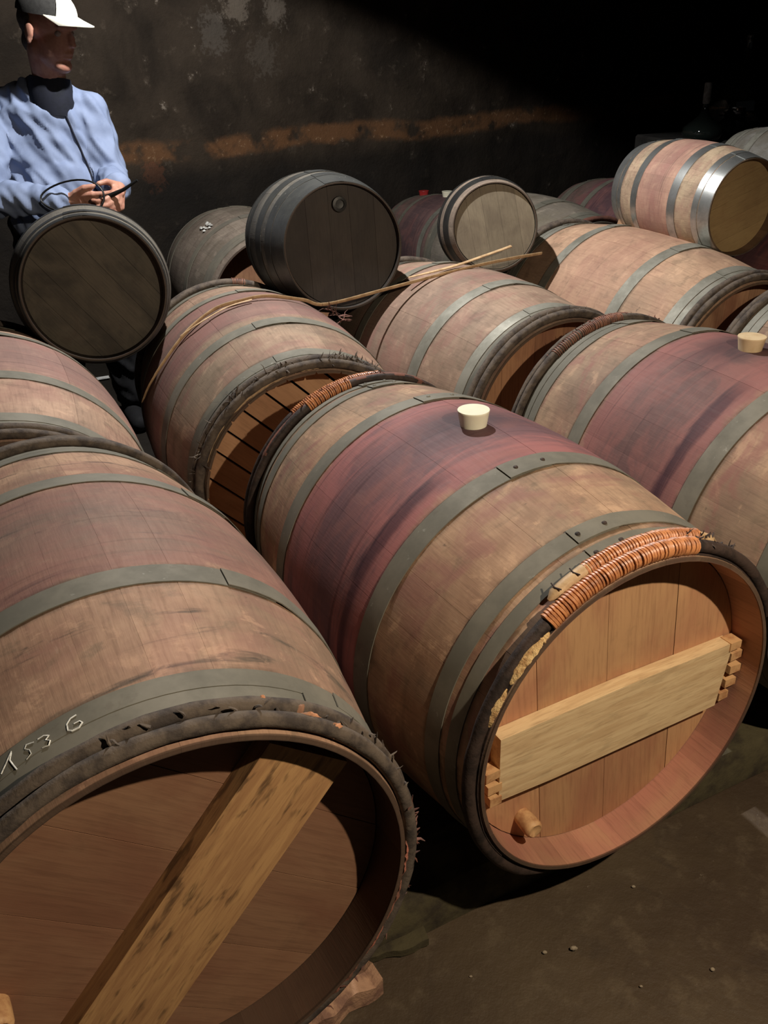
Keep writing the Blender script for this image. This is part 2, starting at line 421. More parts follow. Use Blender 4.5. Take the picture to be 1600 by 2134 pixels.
def rod(parent, s, rr, t0, t1, mat, seed=0, name='chestnut_hoop', label=None):
    full = abs(t1-t0) >= 359
    n = max(8, int(abs(t1-t0)/3))
    if full: t1 = t1-360/n
    pts = rod_path(s, rr, t0, t1, n, seed)
    R = [rr*(1+.13*noise.noise(V(i*.45, seed*7.7, 1)))*(1 if full else max(.25, min(1, .25+i/(.07*len(pts)), .25+(len(pts)-1-i)/(.07*len(pts))))) for i in range(len(pts))]
    o = mesh_obj(name, *fix(*tube(pts, R, 10, closed=full)), mat, parent, angle=60)
    if label: o['label'] = label
    return o
def wrap(parent, s, rr, t0, t1, mat, pitch=.0036, tr=.0022, seed=0, label='wicker binding wound tightly round the hoop'):
    """rings of split wicker wound around a rod: each turn a slanted ring, joined to one part"""
    arc = abs(math.radians(t1-t0))*(prof(s)+rr); n = int(arc/pitch); parts = []
    for i in range(n):
        th = t0+(t1-t0)*(i+.5)/n; c = surf(s, th, rr); t = math.radians(th)
        er = V(math.cos(t), 0, math.sin(t)); ey = V(0, 1, 0); tg = V(-math.sin(t), 0, math.cos(t))
        R = rr+tr*.55+random.uniform(-.0004, .0005); tilt = random.uniform(-.10, .10)+.05; pts = []
        for k in range(14):
            a = 2*math.pi*k/14; pts.append(c+er*math.cos(a)*R+ey*math.sin(a)*R+tg*(math.sin(a)*R*tilt))
        parts.append(tube(pts, tr*random.uniform(.8, 1.1), 5, closed=True))
    o = mesh_obj('wicker_binding', *join(*parts), mat, parent, angle=70); o['label'] = label; o['kind'] = 'stuff'; return o
def disc_poly(R, n=40): return [(R*math.cos(2*math.pi*i/n), R*math.sin(2*math.pi*i/n)) for i in range(n)]
BARRELS = {}
STD = [(.272, .314), (.075, .106), (.044, .072)]
def barrel(key, x, y, z, yaw, tilt, k, label, sp, group=None, rear=True):
    a = V(math.sin(yaw)*math.cos(tilt), math.cos(yaw)*math.cos(tilt), math.sin(tilt)); e1 = a.cross(V(0, 0, 1)).normalized(); e2 = e1.cross(a)
    m = Matrix((e1, a, e2)).transposed().to_4x4() @ Matrix.Scale(k, 4)
    m.translation = V(x, y, z+.43) + a*LEN/2*k - e2*RM*k
    root = empty('wine_barrel', m); tag(root, label, 'barrel', group)
    mt = stave_mat(root, sp)
    for me in stave_meshes(sp.get('var', 0)): mesh_obj('stave', None, None, mt, root, shared=me)
    hb = sp.get('bang', 1.57)
    hm = head_mat(root, sp.get('ha', (.36, .19, .10)), sp.get('hb', (.24, .11, .065)), hb, sp['seed'], sp.get('hd', .2))
    for me in head_meshes(hb, sp.get('hy', .064), n=sp.get('nb', 5), gap=sp.get('hgap', .0005)): mesh_obj('head_board', None, None, hm, root, shared=me)
    if rear:
        for me in head_meshes(hb, LEN-.064-.016, n=5): mesh_obj('head_board', None, None, hm, root, shared=me)
    hmat = sp.get('hoop', HOOPM[len(BARRELS) % 3]); seams = sp.get('seams', [100, 102, 103])
    hs = sp.get('hoops', STD); H = []
    for i, (s0, s1) in enumerate(hs):
        for rearside in (0, 1):
            q = (s0, s1) if not rearside else (round(LEN-s1, 4), round(LEN-s0, 4))
            sm = seams[i] - (8 if rearside else 0)
            o = mesh_obj('hoop', None, None, sp.get('hoopmats', {}).get((i, rearside), hmat), root, shared=hoop_mesh(q[0], q[1], sm-14, 14)); H.append(o)
            if sp.get('rivets'):
                for dt in (-4, -13): rivet((q[0]+q[1])/2+random.uniform(-.003, .003), sm+dt+ (2 if i else 0), o, BARKD if not rearside else hmat)
    for (s, rr, t0, t1, mm) in sp.get('rods', []): rod(root, s, rr, t0, t1, mm, seed=len(BARRELS)+s*10)
    BARRELS[key] = root
    return root
ROD2 = lambda m, rr=.0105: [(.012, rr, 0, 360, m), (.0335, rr, 0, 360, m), (LEN-.012, rr, 0, 360, m), (LEN-.0335, rr, 0, 360, m)]
TAN, BRN = (.36, .225, .130), (.22, .115, .065)
#@BARRELS@
B = barrel('B', .3885, 1.0671, -.0058, -.4741, -.0077, 1, 'front barrel with cream bung, purple wine band, wicker-bound rim and pale level batten',
    dict(seed=1, a=(.40, .235, .125), b=(.27, .14, .075), stain=.97, hw=.165, pink=.55, bungpool=True, grey=.45, dark=.25, rivets=True, seams=[100, 102.5, 103],
         s1=(.30, .085, .080), s2=(.135, .058, .068), in1=(.50, .28, .17), in2=(.46, .21, .15), ha=(.52, .30, .15), hb=(.42, .20, .11), hd=.2, bang=1.65, nb=4,
         hoops=[(.272, .314), (.086, .117), (.0485, .071)],
         rods=[(.012, .0105, 18, 240, BARKD), (LEN-.012, .0105, 0, 360, BARKD), (LEN-.035, .0095, 60, 200, BARKD)]))
A = barrel('A', -.2483, .6996, .0090, -.4649, -.0025, 1, 'bottom left barrel with chalk digits on a hoop and a diagonal batten',
    dict(seed=2, var=1, a=(.36, .205, .115), b=(.25, .125, .07), stain=.62, hw=.15, s1=(.19, .07, .06), s2=(.12, .07, .062), pink=.25, dark=.95, grey=.35, ha=(.30, .165, .095), hb=(.24, .115, .068), bang=.85+1.57,
         hoops=[(.279, .321), (.074, .101), (.042, .0725)], seams=[60, 40, 52], rods=ROD2(BARK, .010), in1=(.11, .065, .042), in2=(.08, .047, .032)))
E_ = barrel('E', 1.0138, 1.4096, .0008, -.4382, .0055, 1, 'right-hand barrel with tan bung in a broad purple wine band',
    dict(seed=3, a=(.36, .22, .125), b=(.27, .14, .085), stain=.93, hw=.16, pink=.6, bungpool=True, grey=.4, dark=.3, s1=(.23, .075, .068), s2=(.12, .055, .055), rods=ROD2(BARK, .0105)))
Cb = barrel('C', -.1625, 2.0196, -.0189, -.3843, .0068, 1, 'purplish barrel behind the front one, bent willow laths over its top',
    dict(seed=4, var=2, a=(.32, .205, .125), b=(.235, .135, .085), stain=.75, hw=.17, sc=.52, s1=(.19, .085, .075), s2=(.13, .068, .062), pink=.3, grey=.5, dark=.3, rods=ROD2(BARK, .0115), in1=(.50, .27, .13), in2=(.40, .20, .10), ha=(.42, .24, .13), hb=(.32, .17, .09), bang=2.36, nb=9, hgap=.003))
F_ = barrel('F', .5171, 2.3415, -.0086, -.4890, -.0134, 1, 'barrel with pale patchy quarter hoop, its left half in shadow',
    dict(seed=5, var=1, a=(.31, .20, .13), b=(.235, .145, .095), stain=.25, hw=.2, s1=(.19, .085, .07), s2=(.13, .08, .07), pink=.35, grey=.55, dark=.35, rods=ROD2(BARK, .012), hoopmats={(0, 0): HOOP_PALE, (1, 0): HOOP_PALE}, in1=(.42, .24, .13), in2=(.3, .16, .09)))
G_ = barrel('G', 1.1442, 2.6338, .0075, -.4719, .0376, 1, 'clean tan barrel under the shiny-hooped small cask at right',
    dict(seed=6, a=(.45, .27, .155), b=(.36, .20, .115), stain=.3, hw=.16, s1=(.38, .19, .12), s2=(.33, .15, .10), pink=.2, grey=.3, dark=.12, rods=ROD2(BARK, .011), hoop=HOOP_PALE, in1=(.40, .22, .12), ha=(.45, .26, .15)))
D_ = barrel('D', -.7587, 1.5490, .0158, -.4334, -.0027, 1, 'pinkish brown barrel at the left edge, end to end with the chalk-marked barrel',
    dict(seed=7, a=(.40, .24, .15), b=(.30, .165, .11), stain=.7, hw=.17, sc=.5, s1=(.24, .12, .10), s2=(.19, .10, .09), pink=.3, grey=.3, dark=.25, rods=ROD2(BARK, .010)))
H_ = barrel('H', 1.645, 1.735, 0, -.445, 0, 1, 'barrel of which only the grey hooped rear end shows at the right edge',
    dict(seed=8, var=1, a=TAN, b=BRN, stain=.3, grey=.6, rods=ROD2(BARK, .011), hoop=HOOP_PALE))
N_ = barrel('N', 1.78, 2.96, 0, -.46, 0, 1, 'dim wine-stained barrel below the shiny-hooped small cask at the right edge',
    dict(seed=9, a=(.2, .12, .08), b=(.14, .08, .06), stain=.9, hw=.25, s2=(.08, .03, .04), rods=ROD2(BARK)))
I_ = barrel('I', -.4138, 3.7082, -.003, -.40, -.03, 1, 'dusty grey-brown barrel with white crusty mark, nearest the wall',
    dict(seed=10, a=(.23, .18, .135), b=(.17, .125, .095), grey=.6, dark=.3, hoop=hoop_mat((.19, .17, .13), (.14, .125, .10), .7, .1, 3), rods=[]))
J_ = barrel('J', .587, 4.803, -.068, -.468, 0, .805, 'dark purple barrel in the back row carrying a white and a red bung',
    dict(seed=12, a=(.16, .11, .09), b=(.12, .08, .07), stain=.9, hw=.22, s1=(.14, .07, .065), s2=(.085, .045, .05), grey=.3, rods=[], hoopmats={(0, 0): HOOP_PALE}))
K_ = barrel('K', .93, 3.76, -.0016, -.4686, 0, 1, 'dusty grey barrel in the back row just right of the bare-headed cask',
    dict(seed=13, a=(.20, .17, .13), b=(.15, .125, .10), grey=.8, dark=.3, rods=[(.012, .0105, 0, 360, BARKR)]))
L_ = barrel('L', 1.58, 4.12, -.0016, -.473, 0, 1, 'purple-stained barrel in the back row, left of the shiny-hooped small cask',
    dict(seed=14, a=(.15, .09, .075), b=(.11, .065, .055), stain=.9, hw=.25, s1=(.13, .05, .055), s2=(.08, .035, .045), grey=.2, rods=[]))
GC = None
U1 = barrel('U1', -.752, 2.3442, .412, -.33, -.16, .640, 'small dark barrel in front of the man, its blackened head facing out',
    dict(seed=15, a=(.11, .10, .08), b=(.07, .06, .05), grey=.3, dark=.4, hoop=HOOP_BLACK, ha=(.080, .066, .046), hb=(.034, .028, .020), hd=.85, bang=2.2, nb=6, in1=(.05, .04, .03), in2=(.04, .03, .025), rods=[], hoops=[(.30, .35), (.08, .12), (.002, .040)]))
U2 = barrel('U2', -.0942, 2.7127, .4300, -.3249, -.1140, .6323, 'small black barrel stacked in the middle, round black plug in its head',
    dict(hy=.030, seed=16, var=1, a=(.085, .078, .066), b=(.055, .05, .045), grey=.3, dark=.4, hoop=hoop_mat((.055, .056, .052), (.035, .036, .035), .5, .35, 2), ha=(.045, .036, .030), hb=(.032, .025, .022), hd=.3, nb=5, in1=(.03, .025, .02), in2=(.03, .025, .02), rods=[], hoops=[(.30, .40), (.155, .235), (.002, .145)]))
U3 = barrel('U3', .4053, 3.0243, .4181, -.0213, -.1617, .4840, 'little barrel with bare grey-brown head, stacked just behind the willow laths',
    dict(hy=.022, seed=17, a=(.22, .16, .115), b=(.15, .11, .085), grey=.4, dark=.4, hoop=HOOP_BLACK, ha=(.20, .165, .115), hb=(.15, .12, .085), hd=.25, nb=5, bang=1.75, in1=(.12, .10, .07), in2=(.1, .08, .06), rods=[], hoops=[(.38, .46), (.10, .21), (.20, .25)]))
U4 = barrel('U4', 1.1997, 2.924, .4687, -.4256, .0238, .5145, 'small pale barrel with bright shiny hoops on top at right, its plain head facing right',
    dict(seed=18, a=(.38, .275, .165), b=(.28, .18, .115), stain=.6, hw=.17, s1=(.38, .17, .12), s2=(.27, .10, .085), pink=.25, grey=.35, dark=.2, hoop=HOOP_SHINY, ha=(.34, .235, .11), hb=(.29, .19, .09), hd=.12, bang=.3, in1=(.16, .10, .06), in2=(.13, .08, .05), rods=[], hoops=[(.262, .325), (.088, .13), (.004, .082)]))
U5 = barrel('U5', 1.80, 3.50, .445, -.43, 0, .55, 'grey small barrel just peeping in at the right edge behind the shiny-hooped one',
    dict(seed=19, a=(.2, .19, .17), b=(.15, .14, .12), grey=.6, hoop=HOOP_PALE, rods=[], hoops=[(.262, .325), (.088, .13), (.004, .082)]))
#@SETTING@
def grid(nx, ny, fn):
    vs = [fn(i/nx, j/ny) for j in range(ny+1) for i in range(nx+1)]
    fs = [[j*(nx+1)+i, j*(nx+1)+i+1, (j+1)*(nx+1)+i+1, (j+1)*(nx+1)+i] for j in range(ny) for i in range(nx)]
    return vs, fs
def floor_mat():
    k = N('stained_concrete'); v = k.obj()
    n1 = k.noise(v, 2.2, 5, .6, .5); n2 = k.noise(v, 14, 5, .7); n3 = k.noise(v, 60, 4, .7); n4 = k.noise(v, 5, 4, .6, 1)
    c = k.mix(k.ramp(n1, .35, .65), (.088, .062, .036), (.055, .036, .022))
    c = k.mix(k.math('MULTIPLY', k.ramp(n2, .5, .72), .5), c, (.14, .105, .065))
    c = k.mix(k.math('MULTIPLY', k.ramp(n4, .56, .68), .5), c, (.035, .024, .017))
    c = k.mix(k.math('MULTIPLY', k.ramp(n3, .68, .76), .35), c, (.28, .24, .18))
    c = k.mix(k.math('MULTIPLY', k.ramp(k.math('ADD', k.sep(v)[1], k.math('MULTIPLY', n1, .8)), 2.2, 3.0), .9), c, (.010, .009, .008))   # shade behind the stacks, painted near-black into the floor colour
    return k.out(c, k.math('ADD', .45, k.math('MULTIPLY', n2, .3)), k.math('ADD', n2, k.math('MULTIPLY', n3, .4)), .6, .006, spec=.35)
def hz(x, y, a=.006): return a*noise.noise(V(x*2.5, y*2.5, 0)) + a*.4*noise.noise(V(x*9, y*9, 3))
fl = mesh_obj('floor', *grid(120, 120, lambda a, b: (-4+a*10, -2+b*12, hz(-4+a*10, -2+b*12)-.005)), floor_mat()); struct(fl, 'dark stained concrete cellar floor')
WA = math.radians(35); WD = V(math.cos(WA), math.sin(WA), 0); WN = V(math.sin(WA), -math.cos(WA), 0); WP = V(-.3, 5.3, 0)
def wall_mat(band=True):
    k = N('sooty_plaster'); v = k.obj(); s = k.sep(v)
    n1 = k.noise(v, 2.5, 5, .6, .3); n2 = k.noise(v, 9, 6, .7); n3 = k.noise(v, 38, 4, .7); n5 = k.noise(v, 1.3, 3, .5)
    c = k.mix(k.ramp(n1, .35, .68), (.046, .034, .024), (.020, .015, .011))
    c = k.mix(k.math('MULTIPLY', k.ramp(n2, .56, .68), .4), c, (.11, .085, .062))
    c = k.mix(k.math('MULTIPLY', k.ramp(k.math('ADD', n2, k.math('MULTIPLY', k.math('SUBTRACT', n3, .5), .4)), .66, .72), .7), c, (.26, .22, .18))
    if band:
        al = s[0]; wid = k.math('ADD', .028, k.math('MULTIPLY', n2, .07))
        d = k.math('ABSOLUTE', k.math('SUBTRACT', k.math('ADD', s[2], k.math('MULTIPLY', k.math('SUBTRACT', n5, .5), .12)), .965))
        m = k.math('SUBTRACT', 1, k.ramp(k.math('ADD', d, k.math('MULTIPLY', k.math('SUBTRACT', n2, .5), .09)), .030, .070))
        m = k.math('MULTIPLY', m, k.ramp(k.noise(v, 4.5, 4, .6), .40, .55))
        c = k.mix(k.math('MULTIPLY', m, .85), c, (.145, .070, .032))
        c = k.mix(k.math('MULTIPLY', m, k.ramp(n3, .58, .72)), c, (.30, .19, .11))
        for (px, pz, pr, qc) in ((3.22, .855, .075, (.13, .055, .03)), (3.0, .97, .07, (.15, .085, .03)), (3.75, 1.62, .10, (.17, .14, .11)), (3.98, 1.57, .08, (.15, .125, .10)), (3.62, 1.48, .09, (.10, .085, .07)), (3.9, 1.38, .10, (.085, .07, .055))):
            dx = k.math('DIVIDE', k.math('SUBTRACT', s[0], px), pr); dz = k.math('DIVIDE', k.math('SUBTRACT', s[2], pz), pr*1.2)
            rr = k.math('ADD', k.math('SQRT', k.math('ADD', k.math('MULTIPLY', dx, dx), k.math('MULTIPLY', dz, dz))), k.math('MULTIPLY', k.math('SUBTRACT', k.math('ADD', n2, n3), 1), 2.6))
            c = k.mix(k.math('MULTIPLY', k.math('SUBTRACT', 1, k.ramp(rr, .45, 1.0)), .6), c, qc)
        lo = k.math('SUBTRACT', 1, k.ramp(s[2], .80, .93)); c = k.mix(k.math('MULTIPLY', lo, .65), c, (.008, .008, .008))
    return k.out(c, .85, k.math('ADD', n2, k.math('MULTIPLY', n3, .5)), .8, .012, spec=.15)
def wallfn(o, d, n, W, Hh, amp=.03):
    def f(a, b):
        x = a*W; z = b*Hh; q = amp*noise.noise(V(x*1.5, z*1.5, 7)) + amp*.35*noise.noise(V(x*6, z*6, 2)) + amp*.15*noise.noise(V(x*17, z*17, 5))
        return (x, -q, z)
    return f
def wall(name, origin, ang, W, Hh, mat, label, res=26):
    o = mesh_obj(name, *grid(int(W*res), int(Hh*res), wallfn(None, None, None, W, Hh)), mat)
    o.location = origin; o.rotation_euler = (0, 0, ang); struct(o, label); return o
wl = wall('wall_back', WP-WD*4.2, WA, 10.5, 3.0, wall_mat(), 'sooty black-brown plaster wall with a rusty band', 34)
wm2 = wall_mat(False)
wall('wall_left', V(-3.74, -2, 0), math.radians(90), 4.92, 3.0, wm2, 'dark cellar wall at left', 6)
wall('wall_right', V(4.9, -2, 0), math.radians(90), 11.0, 3.0, wm2, 'dark cellar wall at right', 4)
cl = mesh_obj('ceiling', *grid(30, 30, lambda a, b: (-4+a*10, -2+b*12, 3.0+.03*noise.noise(V(a*9, b*9, 0)))), wm2); struct(cl, 'dark cellar ceiling')
# ---- rails the rows rest on
PD = V(math.cos(.45), math.sin(.45), 0); AD = V(-math.sin(.45), math.cos(.45), 0)
RAILM = simple('dirty_timber', (.075, .062, .030), (.032, .024, .015), 12, .9, bs=.8, bd=.004)
def rail(p, s, u0, u1, h, label, wd=.13):
    o = V(p[0], p[1], 0)+AD*s
    n = 40; vs = []; fs = []
    for i in range(n+1):
        u = u0+(u1-u0)*i/n
        j = [.006*noise.noise(V(u*7, q, s*3)) for q in range(5)]
        for (v, z, q) in ((0, -.004, 0), (.004, h-.012, 1), (.014, h, 2), (wd-.012, h, 3), (wd, h-.012, 4), (wd, -.004, 4)):
            vs.append((u, v+j[q], z+(j[(q+1) % 5]*.4 if z > 0 else 0)))
    for i in range(n):
        for a in range(5): fs.append([i*6+a, i*6+a+1, (i+1)*6+a+1, (i+1)*6+a])
    fs.append(list(range(6))); fs.append([n*6+a for a in range(6)][::-1])
    r = mesh_obj('support_rail', *fix(vs, fs), RAILM, None, angle=40)
    r.location = o; r.rotation_euler = (0, 0, .45); tag(r, label, 'rail'); return r
rail((.3885, 1.0671), .10, -1.5, 2.2, .088, 'mouldy low timber rail on the floor under the fronts of the two nearest barrels')
rail((.3885, 1.0671), .70, -1.5, 2.2, .088, 'timber rail under the rear ends of the front row of barrels')
rail((.5223, 2.3915), .12, -1.9, 1.9, .080, 'timber rail under the fronts of the second row of barrels')
rail((.5223, 2.3915), .70, -1.9, 1.9, .080, 'timber rail under the rear ends of the second row of barrels')
rail((.779, 3.676), .15, -1.25, 1.3, .090, 'timber rail under the fronts of the back row of barrels')
rail((.779, 3.676), .68, -1.05, 1.3, .090, 'timber rail under the rear ends of the back row of barrels')

# ------------------------------------------------------------------ details on the barrels
def wp(root, s, th, off=0): return root.matrix_world @ surf(s, th, off)
# front barrel: batten, pegs, plug, bound hoops
BAT = plank_mat('pale_batten', (.72, .54, .31), (.60, .42, .23), (.36, .22, .11), 0, 2, dots=.18)
def hp(u, v): return (u, v+RM)
def hb(poly, s0, s1, bev=.0015): return prism([(p[0], p[1]+RM) for p in poly], s0-LEN/2, s1-LEN/2, bev)
o = mesh_obj('batten', *hb([(-.232, -.088), (-.12, -.093), (.236, -.094), (.256, .036), (.02, .041), (-.232, .038)], .038, .0635), BAT, B); o['label'] = 'pale sawn batten across the head'
for (u, v) in ((.262, .030), (.270, .004), (.270, -.022), (.264, -.050), (.256, -.078), (-.243, -.030), (-.240, -.056), (-.236, -.082)):
    sg = 1 if u > 0 else -1; j = random.uniform(-.002, .002)
    mesh_obj('peg', *hb([(u-.014, v-.009), (u+.012-.004*(v < -.06), v-.008+j), (u+.012-.004*(v < -.06), v+.007+j), (u-.014, v+.008)], .036+j, .060, .001), PEGM, B)
def plug(root, u, v, r, s0, seed, mat=PEGM, name='tap_plug'):
    n = 18; vs = []; prf = [(1.0, .066), (1.08, .050), (1.12, s0+.006), (1.0, s0+.001), (.8, s0-.001), (.3, s0+.002)]
    for q, s in prf:
        for k in range(n):
            a = 2*math.pi*k/n; R = r*q*(1+.07*noise.noise(V(math.cos(a)*1.5, math.sin(a)*1.5, seed+s*9)))
            vs.append((u+R*math.cos(a), s-LEN/2+.0012*noise.noise(V(a, q*4, seed)), v+R*math.sin(a)+RM))
    fs = [[i*n+k, i*n+(k+1) % n, (i+1)*n+(k+1) % n, (i+1)*n+k] for i in range(len(prf)-1) for k in range(n)] + [[(len(prf)-1)*n+k for k in range(n)]]
    return mesh_obj(name, *fix(vs, fs), mat, root, angle=50)
plug(B, -.165, -.178, .0150, .026, 1)
rod(B, .0352, .0100, 58, 108, SPLIT, 3); rod(B, .0352, .0108, 121, 105, SPLIT, 5, 'split_end', 'pale split end of the wicker-bound hoop')
wrap(B, .0352, .0100, 68, 108.5, WICKER, pitch=.0050, tr=.0027)
wrap(B, .0120, .0108, 73, 125.5, WICKER, pitch=.0052, tr=.0028)
bw = [tube([surf(.0352, th, .0215) + V(0, -.0105, 0), surf(.0352, th+.6, .022), surf(.0352, th+.2, .0215) + V(0, .011, 0)], .0012, 6) for th in (117.2, 111)]
mesh_obj('binding_wire', *join(*bw), BARKD, B)
def patch(root, s, th, ln, wd, mat, seed, name='bark_patch', off=.009, label=None, hk=1.0):
    """ragged lump of bared wood on a rod: ln along the hoop in degrees"""
    n, m = 22, 9; vs = []
    for i in range(n+1):
        for j in range(m+1):
            a = i/n*2-1; b = j/m*2-1; e = max(0, 1-a*a*(1+.5*noise.noise(V(b*2, seed, 0))))**.5
            h = e*max(0, 1-b*b)**.5*hk
            vs.append(surf(s+b*wd*(.55+.45*e)*(1+.3*noise.noise(V(a*3, seed, 4))), th+a*ln, off-.006+h*.016+.0028*noise.noise(V(a*5, b*5, seed))))
    fs = [[i*(m+1)+j, i*(m+1)+j+1, (i+1)*(m+1)+j+1, (i+1)*(m+1)+j] for i in range(n) for j in range(m)]
    bb = [vs[k]-V(0, 0, 0) for k in range(len(vs))]
    o = mesh_obj(name, *fix(vs, fs), mat, root, angle=60)
    if label: o['label'] = label
    return o
patch(B, .010, 129.5, 2.4, .009, PITH, 1, label='patch of bared pale wood on the dark hoop'); patch(B, .007, 137, 7.5, .013, PITH, 2, off=.016, hk=.45); patch(B, .006, 152, 6.0, .009, PITH, 3, off=.015, hk=.45)
mesh_obj('hoop', None, None, BARKD, B, shared=hoop_mesh(.004, .030, 200))
for th in (121, 123.5): patch(B, .018, th, 1.2, .006, BARKR, th)
# rear binding of the front barrel
rod(B, LEN-.0335, .0100, 60, 150, BARKR, 8); wrap(B, LEN-.012, .0105, 82, 124, WICKER, pitch=.0048, tr=.0025)
wrap(B, LEN-.0335, .0100, 98, 118, WICKER, pitch=.0048, tr=.0024)
# bungs
def bung(name, root, s, th, r, h, mat, label, sink=.004, lean=0):
    vf = lathe([(r*.80, 0), (r*.83, h*.15), (r*.97, h*.88), (r, h*.95), (r*.985, h), (r*.90, h), (r*.5, h*.998)], 36)
    m = root.matrix_world; c = m @ surf(s, th, -sink); up = (m @ surf(s, th, 1) - m @ surf(s, th, 0)).normalized()
    o = mesh_obj(name, *vf, mat, None, angle=40); o.location = c
    o.rotation_euler = up.to_track_quat('Z', 'Y').to_euler(); tag(o, label, 'bung', 'bungs in the barrels'); return o
bung('silicone_bung', B, .475, 90, .0300, .034, SILI, 'cream silicone bung standing in the front barrel\'s wine-stained top')
bung('silicone_bung', E_, .475, 90, .0300, .033, SILT, 'tan silicone bung at the right edge, in the right-hand barrel')
bung('silicone_bung', J_, .475, 90, .030, .032, SILI, 'small white bung on the back barrel left of the bare-headed cask')
bung('silicone_bung', J_, .80, 90, .030, .028, SILR, 'dark red bung on the back barrel, beside the white one')
# willow bindings and torn bark on the others
wrap(E_, LEN-.0335, .0105, 88, 112, WICKER2, pitch=.005, tr=.0022); wrap(E_, LEN-.0335, .0105, 113, 128, WICKER2, pitch=.006, tr=.0020)
wrap(E_, LEN-.012, .0105, 80, 100, WICKER2, pitch=.006, tr=.0022)
wrap(Cb, LEN-.0335, .0115, 76, 84, WICKER2, pitch=.005, tr=.0022)
wrap(G_, LEN-.012, .011, 60, 78, WICKER2, pitch=.006, tr=.0022)
def tatters(root, s, t0, t1, n, mat, seed, ln=.02, label='ragged torn bark along the rim'):
    rng = random.Random(seed); parts = []
    for i in range(n):
        th = rng.uniform(t0, t1); c = surf(s+rng.uniform(-.012, .012), th, .018); pts = [c-V(0, 0, 0)]
        d = V(rng.uniform(-1, 1), rng.uniform(-.8, .4), rng.uniform(-.3, 1)).normalized()
        for q in range(3): d = (d+V(rng.uniform(-.5, .5), rng.uniform(-.5, .5), rng.uniform(-.5, .5))).normalized(); pts.append(pts[-1]+d*ln/3*rng.uniform(.5, 1.2))
        r = rng.uniform(.0008, .0022); parts.append(tube(pts, [r*1.5, r*1.4, r, r*.3], 5, flat=.5))
    o = mesh_obj('torn_bark', *join(*parts), mat, root); o['kind'] = 'stuff'; o['label'] = label; return o
tatters(Cb, .03, 55, 80, 70, BARK, 1, .022); tatters(Cb, .02, 80, 175, 60, BARK, 2, .03)
tatters(B, LEN-.02, 70, 126, 40, BARKR, 3, .016); tatters(A, .02, -60, 10, 90, BARKR, 4, .018); tatters(A, .02, 10, 100, 30, BARK, 5, .015)
tatters(B, .02, 55, 75, 26, BARKD, 6, .014); tatters(E_, LEN-.02, 60, 130, 40, BARKR, 7, .014); tatters(F_, .02, 70, 110, 20, BARK, 8, .014)
patch(Cb, .014, 118, 16, .012, simple('pale_inner_bark', (.40, .27, .15), (.22, .15, .09), 40, .8, bs=.8), 21); patch(Cb, .018, 148, 14, .013, bpy.data.materials['pale_inner_bark'], 22)
patch(Cb, .016, 92, 8, .010, bpy.data.materials['pale_inner_bark'], 23)
RED = simple('red_inner_bark', (.42, .15, .10), (.20, .09, .06), 50, .8, bs=.8, bd=.002)
for i, (th, ln) in enumerate(((-8, 7), (-22, 8), (-36, 7), (-50, 8))): patch(A, .012, th, ln, .009, RED, 30+i)
for i, (s, th, ln) in enumerate(((.016, 55, 4), (.010, 48, 3), (.034, 66, 1.2), (.026, 57, 1.5))): patch(A, s, th, ln, .005, simple('orange_scar', (.50, .24, .13), (.25, .13, .08), 50, .8) if i == 0 else bpy.data.materials['orange_scar'], 40+i, off=.012)
# bottom left barrel: batten, plug, chalk
AB = plank_mat('weathered_batten', (.52, .30, .13), (.40, .215, .095), (.25, .12, .055), 0, 5, dots=.75)
ang = math.radians(49); ca, sa = math.cos(ang), math.sin(ang); w2 = .062; oc = .016
bt = hb([(-.262, -w2), (.262, -w2), (.255, w2), (-.262, w2)], .034, .0635, .0018)
cx, cz = math.sin(ang)*oc, -math.cos(ang)*oc
o = mesh_obj('batten', [(v[0]*1, v[1], v[2]-RM) for v in bt[0]], bt[1], AB, A)
o.matrix_local = Matrix.Translation(V(cx, 0, RM+cz)) @ Matrix.Rotation(-ang, 4, 'Y'); o['label'] = 'orange-brown oak batten with dark flecks, set diagonally'
plug(A, -.232, -.046, .0150, .026, 5)
CH = simple('white_chalk', (.75, .75, .70), (.5, .5, .47), 200, .9, thr=(.45, .6))
STR = {'one': [(.079, 119.4), (.086, 117.9), (.096, 116.0), (.087, 116.9), (.079, 116.6), (.070, 116.2)],
 'five': [(.088, 111.4), (.091, 112.9), (.087, 113.5), (.082, 112.7), (.076, 112.6), (.073, 113.8)],
 'three': [(.088, 110.5), (.088, 109.2), (.084, 108.2), (.081, 109.1), (.077, 108.3), (.072, 108.9), (.074, 110.2)],
 'six': [(.091, 102.1), (.090, 103.4), (.085, 104.4), (.077, 104.6), (.073, 103.8), (.073, 102.4), (.077, 101.5), (.081, 101.9), (.081, 103.1)]}
for nm, pts in STR.items():
    P = []
    for i in range(len(pts)-1):
        for q in range(4): f = q/4; P.append(surf(pts[i][0]*(1-f)+pts[i+1][0]*f, pts[i][1]*(1-f)+pts[i+1][1]*f, .0029))
    P.append(surf(*pts[-1], .0029))
    mesh_obj('chalk_digit', *tube(P, .0011 if nm == 'six' else .0008, 5, flat=.5), CH, A)
